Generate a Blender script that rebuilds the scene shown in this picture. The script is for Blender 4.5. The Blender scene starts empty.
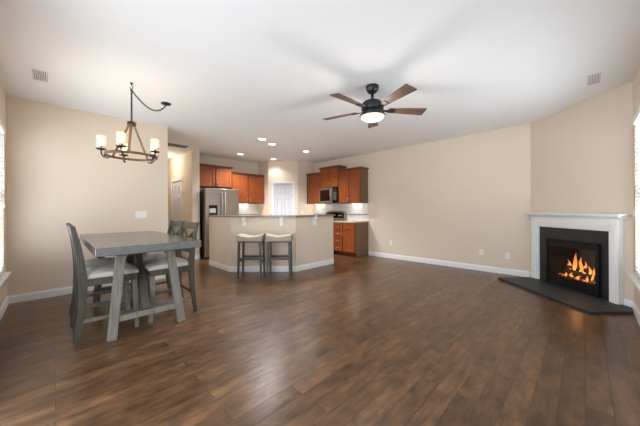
import bpy, math, random
from math import sin, cos, pi, radians, sqrt
from mathutils import Vector, Matrix
random.seed(7)
sc = bpy.context.scene
COL = sc.collection

# ------------------------------------------------------------------ camera
cd = bpy.data.cameras.new('camera')
cam = bpy.data.objects.new('camera', cd); COL.objects.link(cam)
cd.sensor_width = 36.0
cd.lens = 36.0 * 265.0 / 640.0
cd.shift_y = -2.5 / 640.0
cd.clip_start = 0.05
_yaw, _roll = 0.7847, -0.0046
_F = Vector((cos(_yaw), sin(_yaw), 0)); _R = Vector((sin(_yaw), -cos(_yaw), 0)); _U = Vector((0, 0, 1))
_R2 = _R * cos(_roll) + _U * sin(_roll); _U2 = -_R * sin(_roll) + _U * cos(_roll)
_M = Matrix((_R2, _U2, -_F)).transposed().to_4x4(); _M.translation = (0, 0, 1.21)
cam.matrix_world = _M
sc.camera = cam

# ------------------------------------------------------------------ view, world, daylight
sc.view_settings.view_transform = 'Standard'
sc.view_settings.look = 'None'
sc.view_settings.gamma = 1.0
sc.view_settings.use_curve_mapping = False
sc.view_settings.exposure = -0.12
w = bpy.data.worlds.new('sky'); sc.world = w; w.use_nodes = True
bg = w.node_tree.nodes['Background']
bg.inputs['Color'].default_value = (0.80, 0.90, 1.0, 1); bg.inputs['Strength'].default_value = 0.8

def area(name, loc, direction, sx, sy, power, color=(1, 1, 1)):
    l = bpy.data.lights.new(name, 'AREA'); l.shape = 'RECTANGLE'; l.size = sx; l.size_y = sy
    l.energy = power; l.color = color
    o = bpy.data.objects.new(name, l); COL.objects.link(o)
    o.location = loc
    o.rotation_euler = Vector(direction).to_track_quat('-Z', 'Z').to_euler()
    return o
def point(name, loc, power, color, r=0.03, parent=None):
    l = bpy.data.lights.new(name, 'POINT'); l.energy = power; l.color = color; l.shadow_soft_size = r
    o = bpy.data.objects.new(name, l); COL.objects.link(o); o.location = loc
    if parent: o.parent = parent
    return o
WL, WR, YD, XL = -0.444, -0.4125, 5.37, 5.98      # left window wall, right window wall, dining wall, long wall
CH = 2.74
YK = 7.42                                          # kitchen back wall
DAY = (0.885, 0.955, 1.03)
# one daylight lamp per window; two windows are unseen, added to light the room
area('daylight_dining_window', (WL - 0.30, 4.16, 1.36), (1, 0, 0.0), 1.9, 1.8, 92, DAY)
area('daylight_added_door', (WL - 0.35, 1.45, 1.15), (1, 0, -0.15), 2.1, 1.9, 124, DAY)  # unseen opening, invented to let strong light in
area('daylight_hearth_window', (3.85, WR - 0.30, 1.36), (0, 1, -0.05), 1.8, 1.8, 96, DAY)
area('daylight_added_window', (1.45, WR - 0.35, 1.25), (0, 1, 0), 2.1, 1.9, 14, DAY)  # unseen window, added so more daylight gets in cleanly

# ------------------------------------------------------------------ materials
def new_mat(name):
    m = bpy.data.materials.new(name); m.use_nodes = True
    nt = m.node_tree; b = nt.nodes['Principled BSDF']
    return m, nt, b
def s2l(c):
    return tuple(((v / 255) / 12.92 if v / 255 <= 0.04045 else ((v / 255 + 0.055) / 1.055) ** 2.4) for v in c)
def rgba(c): return (*s2l(c), 1)
def plain(name, c, rough=0.5, metal=0.0, spec=0.5, noise=0.0, nscale=20, bump=0.0, bscale=200):
    m, nt, b = new_mat(name)
    b.inputs['Base Color'].default_value = rgba(c)
    b.inputs['Roughness'].default_value = rough; b.inputs['Metallic'].default_value = metal
    b.inputs['Specular IOR Level'].default_value = spec
    if noise > 0 or bump > 0:
        tc = nt.nodes.new('ShaderNodeTexCoord')
    if noise > 0:
        n = nt.nodes.new('ShaderNodeTexNoise'); n.inputs['Scale'].default_value = nscale; n.inputs['Detail'].default_value = 4
        nt.links.new(tc.outputs['Object'], n.inputs['Vector'])
        mx = nt.nodes.new('ShaderNodeMix'); mx.data_type = 'RGBA'
        c1 = [max(0, v * (1 - noise)) for v in s2l(c)]; c2 = [min(1, v * (1 + noise)) for v in s2l(c)]
        mx.inputs[6].default_value = (*c1, 1); mx.inputs[7].default_value = (*c2, 1)
        nt.links.new(n.outputs['Fac'], mx.inputs[0]); nt.links.new(mx.outputs[2], b.inputs['Base Color'])
    if bump > 0:
        n2 = nt.nodes.new('ShaderNodeTexNoise'); n2.inputs['Scale'].default_value = bscale
        nt.links.new(tc.outputs['Object'], n2.inputs['Vector'])
        bp = nt.nodes.new('ShaderNodeBump'); bp.inputs['Strength'].default_value = bump; bp.inputs['Distance'].default_value = 0.002
        nt.links.new(n2.outputs['Fac'], bp.inputs['Height']); nt.links.new(bp.outputs['Normal'], b.inputs['Normal'])
    return m
def wood(name, c1, c2, axis='X', rough=0.4, scale=6.0, spec=0.5, bump=0.15):
    """streaky grain running along one object axis"""
    m, nt, b = new_mat(name)
    tc = nt.nodes.new('ShaderNodeTexCoord'); mp = nt.nodes.new('ShaderNodeMapping')
    s = {'X': (0.08, 1, 1), 'Y': (1, 0.08, 1), 'Z': (1, 1, 0.08)}[axis]
    mp.inputs['Scale'].default_value = [v * scale * 4 for v in s]
    n = nt.nodes.new('ShaderNodeTexNoise'); n.inputs['Scale'].default_value = 2.0; n.inputs['Detail'].default_value = 6
    n.inputs['Roughness'].default_value = 0.6; n.inputs['Distortion'].default_value = 0.6
    r = nt.nodes.new('ShaderNodeValToRGB')
    r.color_ramp.elements[0].position = 0.3; r.color_ramp.elements[1].position = 0.72
    r.color_ramp.elements[0].color = rgba(c1); r.color_ramp.elements[1].color = rgba(c2)
    nt.links.new(tc.outputs['Object'], mp.inputs['Vector']); nt.links.new(mp.outputs['Vector'], n.inputs['Vector'])
    nt.links.new(n.outputs['Fac'], r.inputs['Fac']); nt.links.new(r.outputs['Color'], b.inputs['Base Color'])
    b.inputs['Roughness'].default_value = rough; b.inputs['Specular IOR Level'].default_value = spec
    bp = nt.nodes.new('ShaderNodeBump'); bp.inputs['Strength'].default_value = bump; bp.inputs['Distance'].default_value = 0.001
    nt.links.new(n.outputs['Fac'], bp.inputs['Height']); nt.links.new(bp.outputs['Normal'], b.inputs['Normal'])
    return m
def emit(name, c, strength):
    m, nt, b = new_mat(name)
    b.inputs['Base Color'].default_value = (0, 0, 0, 1)
    b.inputs['Emission Color'].default_value = rgba(c); b.inputs['Emission Strength'].default_value = strength
    return m
def clear_glass(name, tint=(1, 1, 1), gloss=0.08, rough=0.02, frost=0.0):
    m = bpy.data.materials.new(name); m.use_nodes = True; nt = m.node_tree; nt.nodes.clear()
    out = nt.nodes.new('ShaderNodeOutputMaterial'); t = nt.nodes.new('ShaderNodeBsdfTransparent'); g = nt.nodes.new('ShaderNodeBsdfGlossy')
    t.inputs['Color'].default_value = (*tint, 1); g.inputs['Roughness'].default_value = rough
    mx = nt.nodes.new('ShaderNodeMixShader'); mx.inputs[0].default_value = gloss
    nt.links.new(t.outputs[0], mx.inputs[1]); nt.links.new(g.outputs[0], mx.inputs[2])
    last = mx
    if frost > 0:
        tr = nt.nodes.new('ShaderNodeBsdfTranslucent'); tr.inputs['Color'].default_value = (0.95, 0.93, 0.9, 1)
        m2 = nt.nodes.new('ShaderNodeMixShader'); m2.inputs[0].default_value = frost
        nt.links.new(mx.outputs[0], m2.inputs[1]); nt.links.new(tr.outputs[0], m2.inputs[2]); last = m2
    nt.links.new(last.outputs[0], out.inputs['Surface'])
    return m

M = {}
M['wall'] = plain('beige_wall_paint', (224, 209, 191), 0.75, spec=0.25, noise=0.012, nscale=3, bump=0.12, bscale=350)
M['ceil'] = plain('white_ceiling_paint', (240, 240, 240), 0.85, spec=0.2, bump=0.15, bscale=250)
M['white'] = plain('white_trim_paint', (238, 238, 236), 0.35, spec=0.4)
M['door'] = plain('white_door_paint', (216, 216, 222), 0.4, spec=0.4)
M['blind'] = plain('white_blind_slat', (240, 240, 240), 0.45)
M['plastic'] = plain('white_plastic', (240, 238, 232), 0.35)
M['dark'] = plain('dark_slot', (30, 28, 26), 0.6)
M['bronze'] = plain('dark_bronze_metal', (60, 63, 66), 0.38, metal=0.75)
M['brownmetal'] = wood('weathered_brown_strap', (84, 60, 40), (140, 104, 72), 'Z', 0.5)
M['nickel'] = plain('brushed_nickel', (196, 192, 186), 0.28, metal=1.0)
M['steel'] = plain('brushed_steel', (160, 150, 138), 0.34, metal=0.85, noise=0.05, nscale=8)
M['black'] = plain('black_enamel', (16, 15, 15), 0.35)
M['blackglass'] = plain('black_glass', (14, 13, 13), 0.06)
M['slate'] = plain('black_slate', (40, 43, 45), 0.32, noise=0.35, nscale=9, bump=0.2, bscale=25)
M['hearth'] = plain('honed_black_slate', (46, 50, 53), 0.55, noise=0.4, nscale=7, bump=0.25, bscale=20)
M['iron'] = plain('black_iron', (24, 24, 25), 0.45, metal=0.4)
M['soot'] = plain('sooty_brick', (30, 26, 24), 0.9, noise=0.4, nscale=14, bump=0.5, bscale=40)
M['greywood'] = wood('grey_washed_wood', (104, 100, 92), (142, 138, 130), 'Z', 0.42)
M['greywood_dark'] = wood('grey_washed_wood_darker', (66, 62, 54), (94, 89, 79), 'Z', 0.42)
M['tabletop'] = wood('grey_washed_tabletop', (78, 78, 74), (98, 96, 92), 'Y', 0.2, scale=4, spec=0.7)
M['stoolwood'] = wood('dark_grey_stool_wood', (62, 59, 53), (84, 80, 73), 'Z', 0.42)
M['fabric'] = plain('oatmeal_fabric', (212, 205, 199), 0.9, spec=0.15, noise=0.1, nscale=60, bump=0.4, bscale=500)
M['stoolfabric'] = plain('cream_linen', (176, 166, 152), 0.9, spec=0.15, noise=0.08, nscale=50, bump=0.4, bscale=500)
M['cab'] = wood('cinnamon_maple', (122, 58, 23), (160, 84, 38), 'Z', 0.36, scale=3)
M['cabdark'] = wood('cinnamon_crown_gap_shade', (92, 48, 24), (116, 62, 32), 'X', 0.4, scale=3)  # crown wood; on face frames its dark colour stands for door-gap shade
M['cabside'] = wood('brown_cabinet_side', (104, 76, 54), (126, 96, 70), 'Z', 0.45, scale=2)
M['granite'] = plain('speckled_granite', (132, 124, 112), 0.18, noise=0.75, nscale=90)
M['laminate'] = plain('tan_granite_top', (190, 168, 140), 0.25, noise=0.35, nscale=120)
M['logs'] = plain('charred_log', (60, 42, 30), 0.9, noise=0.5, nscale=12, bump=0.8, bscale=30)
M['glass'] = clear_glass('window_glass')
M['fireglass'] = clear_glass('fire_glass', (0.92, 0.92, 0.92), 0.06)
M['shade'] = clear_glass('seeded_glass', (1, 0.98, 0.95), 0.10, 0.1, frost=0.07)
M['bulb'] = emit('warm_bulb', (255, 214, 150), 9)
M['can'] = emit('can_lamp', (255, 244, 226), 9)
M['bowl'] = emit('lit_frosted_bowl', (255, 238, 205), 1.7)
M['puck'] = emit('puck_lamp', (255, 244, 226), 10)
M['fan_blade'] = wood('walnut_blade', (78, 58, 48), (118, 92, 76), 'X', 0.5, scale=4)
M['fan_blade_edge'] = M['fan_blade']

# flame: yellow core to orange tips along object Z
m, nt, b = new_mat('flame'); M['flame'] = m
tc = nt.nodes.new('ShaderNodeTexCoord'); sp = nt.nodes.new('ShaderNodeSeparateXYZ'); rp = nt.nodes.new('ShaderNodeValToRGB')
rp.color_ramp.elements[0].color = (1.0, 0.50, 0.12, 1); rp.color_ramp.elements[1].color = (1.0, 0.16, 0.02, 1)
nt.links.new(tc.outputs['Generated'], sp.inputs[0]); nt.links.new(sp.outputs[2], rp.inputs[0])
b.inputs['Base Color'].default_value = (0, 0, 0, 1)
nt.links.new(rp.outputs[0], b.inputs['Emission Color']); b.inputs['Emission Strength'].default_value = 1.7
# embers
m, nt, b = new_mat('embers'); M['ember'] = m
tc = nt.nodes.new('ShaderNodeTexCoord'); n = nt.nodes.new('ShaderNodeTexNoise'); n.inputs['Scale'].default_value = 26; n.inputs['Detail'].default_value = 5
rp = nt.nodes.new('ShaderNodeValToRGB'); rp.color_ramp.elements[0].position = 0.48; rp.color_ramp.elements[1].position = 0.66
rp.color_ramp.elements[0].color = (0.01, 0.004, 0.002, 1); rp.color_ramp.elements[1].color = (1.0, 0.20, 0.03, 1)
nt.links.new(tc.outputs['Object'], n.inputs['Vector']); nt.links.new(n.outputs['Fac'], rp.inputs[0])
b.inputs['Base Color'].default_value = (0.02, 0.015, 0.012, 1); b.inputs['Roughness'].default_value = 0.9
nt.links.new(rp.outputs[0], b.inputs['Emission Color']); b.inputs['Emission Strength'].default_value = 1.6

# floor: hand-scraped boards running along X
m, nt, b = new_mat('dark_hardwood'); M['floor'] = m
N = nt.nodes.new; L = nt.links.new
tc = N('ShaderNodeTexCoord')
br = N('ShaderNodeTexBrick'); br.offset = 0.37; br.offset_frequency = 2; br.squash = 1
br.inputs['Scale'].default_value = 1.0; br.inputs['Brick Width'].default_value = 1.15; br.inputs['Row Height'].default_value = 0.120
br.inputs['Mortar Size'].default_value = 0.0015; br.inputs['Mortar Smooth'].default_value = 0.2; br.inputs['Bias'].default_value = 0.0
br.inputs['Color1'].default_value = (0, 0, 0, 1); br.inputs['Color2'].default_value = (1, 1, 1, 1); br.inputs['Mortar'].default_value = (0.5, 0.5, 0.5, 1)
L(tc.outputs['Object'], br.inputs['Vector'])
# per-board shift of the grain
off = N('ShaderNodeVectorMath'); off.operation = 'MULTIPLY_ADD'
off.inputs[1].default_value = (7.0, 3.0, 0); L(br.outputs['Color'], off.inputs[0]); L(tc.outputs['Object'], off.inputs[2])
mp = N('ShaderNodeMapping'); mp.inputs['Scale'].default_value = (1.2, 14, 1); L(off.outputs[0], mp.inputs['Vector'])
g = N('ShaderNodeTexNoise'); g.inputs['Scale'].default_value = 1.6; g.inputs['Detail'].default_value = 7; g.inputs['Roughness'].default_value = 0.62; g.inputs['Distortion'].default_value = 1.2
L(mp.outputs[0], g.inputs['Vector'])
mp2 = N('ShaderNodeMapping'); mp2.inputs['Scale'].default_value = (3.0, 6.0, 1); L(off.outputs[0], mp2.inputs['Vector'])
g2 = N('ShaderNodeTexNoise'); g2.inputs['Scale'].default_value = 1.3; g2.inputs['Detail'].default_value = 5; g2.inputs['Distortion'].default_value = 0.3
L(mp2.outputs[0], g2.inputs['Vector'])
base = N('ShaderNodeMix'); base.data_type = 'RGBA'; base.inputs[6].default_value = rgba((88, 61, 40)); base.inputs[7].default_value = rgba((112, 80, 54))
L(br.outputs['Color'], base.inputs[0])
def tone(fac, lo, hi, src):
    mr = N('ShaderNodeMapRange'); mr.inputs[1].default_value = 0.3; mr.inputs[2].default_value = 0.7; mr.inputs[3].default_value = lo; mr.inputs[4].default_value = hi
    L(fac, mr.inputs[0]); vm = N('ShaderNodeVectorMath'); vm.operation = 'SCALE'; L(src, vm.inputs[0]); L(mr.outputs[0], vm.inputs['Scale']); return vm.outputs[0]
t1 = tone(g.outputs['Fac'], 0.72, 1.24, base.outputs[2])
t1b = tone(g2.outputs['Fac'], 0.66, 1.26, t1)
mp4 = N('ShaderNodeMapping'); mp4.inputs['Scale'].default_value = (5, 9, 1); L(off.outputs[0], mp4.inputs['Vector'])
g4 = N('ShaderNodeTexNoise'); g4.inputs['Scale'].default_value = 1.4; g4.inputs['Detail'].default_value = 4; g4.inputs['Roughness'].default_value = 0.65; L(mp4.outputs[0], g4.inputs['Vector'])
t2 = tone(g4.outputs['Fac'], 0.60, 1.34, t1b)
mm = N('ShaderNodeMix'); mm.data_type = 'RGBA'; mm.inputs[7].default_value = rgba((36, 24, 17)); L(br.outputs['Fac'], mm.inputs[0]); L(t2, mm.inputs[6])
L(mm.outputs[2], b.inputs['Base Color'])
b.inputs['Roughness'].default_value = 0.29
mp3 = N('ShaderNodeMapping'); mp3.inputs['Scale'].default_value = (1.5, 9, 1); L(off.outputs[0], mp3.inputs['Vector'])
g3 = N('ShaderNodeTexNoise'); g3.inputs['Scale'].default_value = 1.5; g3.inputs['Detail'].default_value = 1; L(mp3.outputs[0], g3.inputs['Vector'])
ad = N('ShaderNodeMath'); ad.operation = 'MULTIPLY_ADD'; ad.inputs[1].default_value = -0.6; L(br.outputs['Fac'], ad.inputs[0])
sm = N('ShaderNodeMath'); sm.operation = 'MULTIPLY_ADD'; sm.inputs[1].default_value = 0.5; L(g4.outputs['Fac'], sm.inputs[0]); L(g3.outputs['Fac'], sm.inputs[2]); L(sm.outputs[0], ad.inputs[2])
bp = N('ShaderNodeBump'); bp.inputs['Strength'].default_value = 0.45; bp.inputs['Distance'].default_value = 0.004; L(ad.outputs[0], bp.inputs['Height']); L(bp.outputs[0], b.inputs['Normal'])
b.inputs['Specular IOR Level'].default_value = 0.55

# tile backsplash: object XZ plane for one wall, YZ for the other
def tile_mat(name, axes):
    m, nt, b = new_mat(name)
    tc = nt.nodes.new('ShaderNodeTexCoord'); sp = nt.nodes.new('ShaderNodeSeparateXYZ'); cb = nt.nodes.new('ShaderNodeCombineXYZ')
    nt.links.new(tc.outputs['Object'], sp.inputs[0]); nt.links.new(sp.outputs[axes], cb.inputs[0]); nt.links.new(sp.outputs[2], cb.inputs[1])
    br = nt.nodes.new('ShaderNodeTexBrick'); br.inputs['Scale'].default_value = 1; br.inputs['Brick Width'].default_value = 0.152; br.inputs['Row Height'].default_value = 0.076
    br.inputs['Mortar Size'].default_value = 0.003; br.inputs['Color1'].default_value = rgba((222, 224, 226)); br.inputs['Color2'].default_value = rgba((230, 231, 232)); br.inputs['Mortar'].default_value = rgba((196, 198, 200))
    nt.links.new(cb.outputs[0], br.inputs['Vector']); nt.links.new(br.outputs['Color'], b.inputs['Base Color'])
    b.inputs['Roughness'].default_value = 0.15
    return m
M['tileX'] = tile_mat('white_tile_x', 0); M['tileY'] = tile_mat('white_tile_y', 1)

# ------------------------------------------------------------------ mesh helpers
class MB:
    def __init__(s): s.v = []; s.f = []; s.smooth = set()
    def add(s, vs, fs, smooth=False):
        o = len(s.v); s.v += [tuple(v) for v in vs]
        for f in fs:
            if smooth: s.smooth.add(len(s.f))
            s.f.append([i + o for i in f])
        return s
    def box(s, x0, x1, y0, y1, z0, z1):
        if x0 > x1: x0, x1 = x1, x0
        if y0 > y1: y0, y1 = y1, y0
        return s.add([(x0, y0, z0), (x1, y0, z0), (x1, y1, z0), (x0, y1, z0), (x0, y0, z1), (x1, y0, z1), (x1, y1, z1), (x0, y1, z1)],
                     [(0, 3, 2, 1), (4, 5, 6, 7), (0, 1, 5, 4), (1, 2, 6, 5), (2, 3, 7, 6), (3, 0, 4, 7)])
    def prism(s, poly, z0, z1):                       # poly CCW in XY
        n = len(poly)
        vs = [(x, y, z0) for x, y in poly] + [(x, y, z1) for x, y in poly]
        fs = [list(range(n))[::-1], list(range(n, 2 * n))] + [(i, (i + 1) % n, n + (i + 1) % n, n + i) for i in range(n)]
        return s.add(vs, fs)
    def extrude(s, poly, axis, a, b):                 # poly in the two other axes (cyclic), extruded along axis
        n = len(poly)
        def P(p, t):
            return {'X': (t, p[0], p[1]), 'Y': (p[0], t, p[1]), 'Z': (p[0], p[1], t)}[axis]
        vs = [P(p, a) for p in poly] + [P(p, b) for p in poly]
        fs = [list(range(n))[::-1], list(range(n, 2 * n))] + [(i, (i + 1) % n, n + (i + 1) % n, n + i) for i in range(n)]
        return s.add(vs, fs)
    def beam(s, a, b, w, d, ref=(0, 0, 1), w2=None, d2=None):   # w along side, d along ref-ish
        a = Vector(a); b = Vector(b); t = (b - a).normalized(); r = Vector(ref)
        if abs(t.dot(r)) > 0.98: r = Vector((1, 0, 0))
        u = t.cross(r).normalized(); v = u.cross(t).normalized()
        w2 = w2 or w; d2 = d2 or d
        vs = [a + u * (i * w / 2) + v * (j * d / 2) for i, j in ((-1, -1), (1, -1), (1, 1), (-1, 1))] + \
             [b + u * (i * w2 / 2) + v * (j * d2 / 2) for i, j in ((-1, -1), (1, -1), (1, 1), (-1, 1))]
        return s.add(vs, [(0, 1, 2, 3), (4, 7, 6, 5), (0, 4, 5, 1), (1, 5, 6, 2), (2, 6, 7, 3), (3, 7, 4, 0)])
    def sweep(s, prof, path):                         # prof: function(i)-> list of pts is given as rings directly
        rings = path; n = len(rings[0]); vs = [p for r in rings for p in r]; fs = []
        for k in range(len(rings) - 1):
            for i in range(n):
                j = (i + 1) % n
                fs.append((k * n + i, k * n + j, (k + 1) * n + j, (k + 1) * n + i))
        fs.append(list(range(n))[::-1]); fs.append([(len(rings) - 1) * n + i for i in range(n)])
        return s.add(vs, fs)
    def tube(s, pts, r, n=10, closed=False):
        pts = [Vector(p) for p in pts]; m = len(pts); rs = r if isinstance(r, (list, tuple)) else [r] * m
        vs = []; pu = None
        for k, p in enumerate(pts):
            if closed: t = (pts[(k + 1) % m] - pts[k - 1]).normalized()
            else: t = (pts[min(k + 1, m - 1)] - pts[max(k - 1, 0)]).normalized()
            if pu is None:
                ref = Vector((0, 0, 1)) if abs(t.z) < 0.9 else Vector((1, 0, 0)); u = t.cross(ref).normalized()
            else: u = (pu - t * pu.dot(t)).normalized()
            pu = u; v = t.cross(u)
            vs += [p + (u * cos(2 * pi * i / n) + v * sin(2 * pi * i / n)) * rs[k] for i in range(n)]
        fs = []
        for k in range(m if closed else m - 1):
            k2 = (k + 1) % m
            for i in range(n):
                j = (i + 1) % n; fs.append((k * n + i, k * n + j, k2 * n + j, k2 * n + i))
        s.add(vs, fs, True)
        if not closed:
            o = len(s.v) - len(vs)
            s.f.append([o + i for i in range(n)][::-1]); s.f.append([o + (m - 1) * n + i for i in range(n)])
        return s
    def lathe(s, prof, c=(0, 0, 0), n=32, cap=True, closed=False):   # prof [(r,z)...]
        vs = []; fs = []
        for r, z in prof: vs += [(c[0] + r * cos(2 * pi * i / n), c[1] + r * sin(2 * pi * i / n), c[2] + z) for i in range(n)]
        m = len(prof)
        for k in range(m if closed else m - 1):
            k2 = (k + 1) % m
            for i in range(n):
                j = (i + 1) % n; fs.append((k * n + i, k * n + j, k2 * n + j, k2 * n + i))
        o = len(s.v); s.add(vs, fs, True)
        if cap and not closed:
            if prof[0][0] > 1e-6: s.f.append([o + i for i in range(n)][::-1])
            if prof[-1][0] > 1e-6: s.f.append([o + (m - 1) * n + i for i in range(n)])
        return s
    def ball(s, c, rx, ry=None, rz=None, n=16, m=10):
        ry = ry or rx; rz = rz or rx; vs = []; fs = []
        for k in range(m + 1):
            th = -pi / 2 + pi * k / m
            vs += [(c[0] + rx * max(cos(th), 1e-4) * cos(2 * pi * i / n), c[1] + ry * max(cos(th), 1e-4) * sin(2 * pi * i / n), c[2] + rz * sin(th)) for i in range(n)]
        for k in range(m):
            for i in range(n):
                j = (i + 1) % n; fs.append((k * n + i, k * n + j, (k + 1) * n + j, (k + 1) * n + i))
        return s.add(vs, fs, True)
    def xf(s, mat):
        s.v = [tuple(mat @ Vector(v)) for v in s.v]; return s
    def build(s, name, mat, parent=None, bevel=0.0, seg=2, subsurf=0, smooth_all=False, **props):
        me = bpy.data.meshes.new(name); me.from_pydata(s.v, [], s.f); me.validate(); me.update()
        for i, p in enumerate(me.polygons):
            p.use_smooth = smooth_all or (i in s.smooth)
        me.materials.append(mat if not isinstance(mat, str) else M[mat])
        o = bpy.data.objects.new(name, me); COL.objects.link(o)
        if parent: o.parent = parent
        import bmesh
        bm = bmesh.new(); bm.from_mesh(me); bmesh.ops.recalc_face_normals(bm, faces=bm.faces); bm.to_mesh(me); bm.free()
        if bevel > 0:
            md = o.modifiers.new('edge', 'BEVEL'); md.width = bevel; md.segments = seg; md.limit_method = 'ANGLE'; md.angle_limit = radians(40)
        if subsurf:
            md = o.modifiers.new('round', 'SUBSURF'); md.levels = subsurf; md.render_levels = subsurf
        for k, v in props.items(): o[k] = v
        return o
def tag(o, label=None, category=None, group=None, kind=None):
    if label: o['label'] = label
    if category: o['category'] = category
    if group: o['group'] = group
    if kind: o['kind'] = kind
    return o
def empty(name, loc, rz=0.0, label=None, category=None, group=None, kind=None):
    o = bpy.data.objects.new(name, None); COL.objects.link(o); o.empty_display_size = 0.1
    o.location = loc; o.rotation_euler = (0, 0, rz)
    return tag(o, label, category, group, kind)
def dup(root, loc, rz, label, group=None):
    r = root.copy(); COL.objects.link(r); r.location = loc; r.rotation_euler = (0, 0, rz); r['label'] = label
    if group: r['group'] = group
    def rec(src, dst):
        for ch in list(src.children):
            c = ch.copy(); COL.objects.link(c); c.parent = dst; rec(ch, c)
    rec(root, r)
    return r
def GD(R, D, z=0.0):                                   # room point from sideways and forward distance along the 45-degree walls
    return ((R + D) / sqrt(2), (D - R) / sqrt(2), z)
A45 = -pi / 4
def struct(o): o['kind'] = 'structure'; return o

# ------------------------------------------------------------------ room shell
HALL_END = 10.4
struct(MB().box(WL - 0.12, XL + 0.12, WR - 0.12, YD + 0.12, -0.05, 0).box(1.34, XL + 0.12, YD + 0.12, HALL_END + 0.12, -0.05, 0).build('floor', 'floor'))
struct(MB().box(WL - 0.12, XL + 0.12, WR - 0.12, YD + 0.12, CH, CH + 0.05).box(1.34, XL + 0.12, YD + 0.12, HALL_END + 0.12, CH, CH + 0.05).build('ceiling', 'ceil'))
WZ0, WZ1 = 0.46, 2.25
# left window wall (along Y) : openings  A 3.25..5.07   B 0.45..2.45 (unseen patio door, added for light, floor to 2.1)
A0, A1, B0, B1 = 3.25, 5.075, 0.45, 2.45
wl = MB(); x0, x1 = WL - 0.12, WL
wl.box(x0, x1, WR - 0.12, B0, 0, CH).box(x0, x1, B1, A0, 0, CH).box(x0, x1, A1, YD + 0.12, 0, CH)
wl.box(x0, x1, B0, B1, 2.15, CH).box(x0, x1, A0, A1, 0, WZ0).box(x0, x1, A0, A1, WZ1, CH)
struct(wl.build('wall_left', 'wall'))
# right window wall (along X), D unseen and added for light: openings C 2.95..4.73  D 0.45..2.45
C0, C1, D0, D1 = 2.92, 4.735, 0.45, 2.45
wr = MB(); y0, y1 = WR - 0.12, WR
wr.box(WL, D0, y0, y1, 0, CH).box(D1, C0, y0, y1, 0, CH).box(C1, 5.05, y0, y1, 0, CH)
wr.box(D0, D1, y0, y1, 0, 0.35).box(D0, D1, y0, y1, WZ1, CH).box(C0, C1, y0, y1, 0, WZ0).box(C0, C1, y0, y1, WZ1, CH)
struct(wr.build('wall_right', 'wall'))
struct(MB().box(WL, 1.46, YD, YD + 0.12, 0, CH).box(1.34, 1.46, YD + 0.12, HALL_END, 0, CH).build('wall_dining', 'wall'))
struct(MB().box(1.34, 2.61, HALL_END, HALL_END + 0.12, 0, CH).build('wall_hallway_end', 'wall'))
HX0, HX1, HY = 2.43, 2.61, 6.93
DH0, DH1 = 7.70, 8.52                                  # hallway door opening
struct(MB().box(HX0, HX1, HY, DH0, 0, CH).box(HX0, HX1, DH1, HALL_END, 0, CH).box(HX0, HX1, DH0, DH1, 2.05, CH).box(HX1 - 0.05, HX1, DH0, DH1, 0, 2.05).build('wall_hallway', 'wall'))
struct(MB().box(HX1, 4.63, YK, YK + 0.12, 0, CH).build('wall_kitchen', 'wall'))
# pantry corner, with the door recess on its 45-degree face
pL = (4.63, 6.86); pR = (5.265, 6.225)
def onface(t, into=0.0):                               # t metres along face from left corner, into the wall
    d = Vector((pR[0] - pL[0], pR[1] - pL[1])).normalized(); n = Vector((1, 1)).normalized()
    p = Vector(pL) + d * t + n * into; return (p.x, p.y)
FW = sqrt((pR[0] - pL[0]) ** 2 + (pR[1] - pL[1]) ** 2)
PD0, PD1 = 0.167, 0.745
outer = [(XL, 6.225), (XL, YK + 0.12), (4.63, YK + 0.12)]
pw = MB()
pw.prism([pL, onface(PD0), onface(PD0, 0.09), onface(PD1, 0.09), onface(PD1), pR] + outer, 0, 2.04)
pw.prism([pL, pR] + outer, 2.04, CH)
struct(pw.build('wall_pantry', 'wall'))
struct(MB().box(XL, XL + 0.12, 0.60, YK + 0.12, 0, CH).build('wall_long', 'wall'))
# fireplace wall (45 degrees), local frame: x = away from room, y = along wall
fw = empty('wall_fireplace', (0, 0, 0), A45); fw['kind'] = 'structure'
FR = 3.75; FD0, FD1 = 3.167, 4.707
fm = MB()
H0, H1, HZ = 3.53, 4.30, 0.72
fm.prism([(FR, FD0), (FR + 0.12, FD0 + 0.12), (FR + 0.12, H0), (FR, H0)], 0, CH)
fm.prism([(FR, H1), (FR + 0.12, H1), (FR + 0.12, FD1 - 0.12), (FR, FD1)], 0, CH)
fm.box(FR, FR + 0.12, H0, H1, HZ, CH)
struct(fm.build('wall_fireplace_face', 'wall', fw))

# baseboards: profile extruded along straight runs  (n = inward normal side)
def base_run(name, a, b, parent=None):
    a = Vector((*a, 0)); b = Vector((*b, 0)); t = (b - a).normalized(); n = Vector((-t.y, t.x, 0))   # board grows to the left of a->b
    prof = [(0, 0), (0.014, 0), (0.014, 0.085), (0.009, 0.098), (0.007, 0.108), (0, 0.108)]
    rings = [[p + n * q[0] + Vector((0, 0, q[1])) for q in prof] for p in (a, b)]
    o = MB().sweep(None, rings).build(name, 'white', parent); o['kind'] = 'structure'; return o
base_run('baseboard_dining', (1.46, YD), (WL, YD))
base_run('baseboard_left', (WL, YD), (WL, 2.55))
base_run('baseboard_left', (WL, 0.35), (WL, WR))
base_run('baseboard_right', (WL, WR), (4.90, WR))
base_run('baseboard_fireplace', GD(FR, FD0 + 0.004)[:2], GD(FR, 3.26)[:2])
base_run('baseboard_fireplace', GD(FR, 4.615)[:2], GD(FR, FD1)[:2])
base_run('baseboard_long', (XL, 0.70), (XL, 4.118))
base_run('baseboard_hallway', (HX1, HY), (HX0, HY))
base_run('baseboard_hallway', (HX0, HY), (HX0, DH0 - 0.07))
base_run('baseboard_hallway', (HX0, DH1 + 0.07), (HX0, HALL_END))
base_run('baseboard_hallway_end', (HX0, HALL_END), (1.46, HALL_END))
base_run('baseboard_hallway_side', (1.46, HALL_END), (1.46, YD))
base_run('baseboard_pantry', (4.63, YK), pL)
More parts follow.
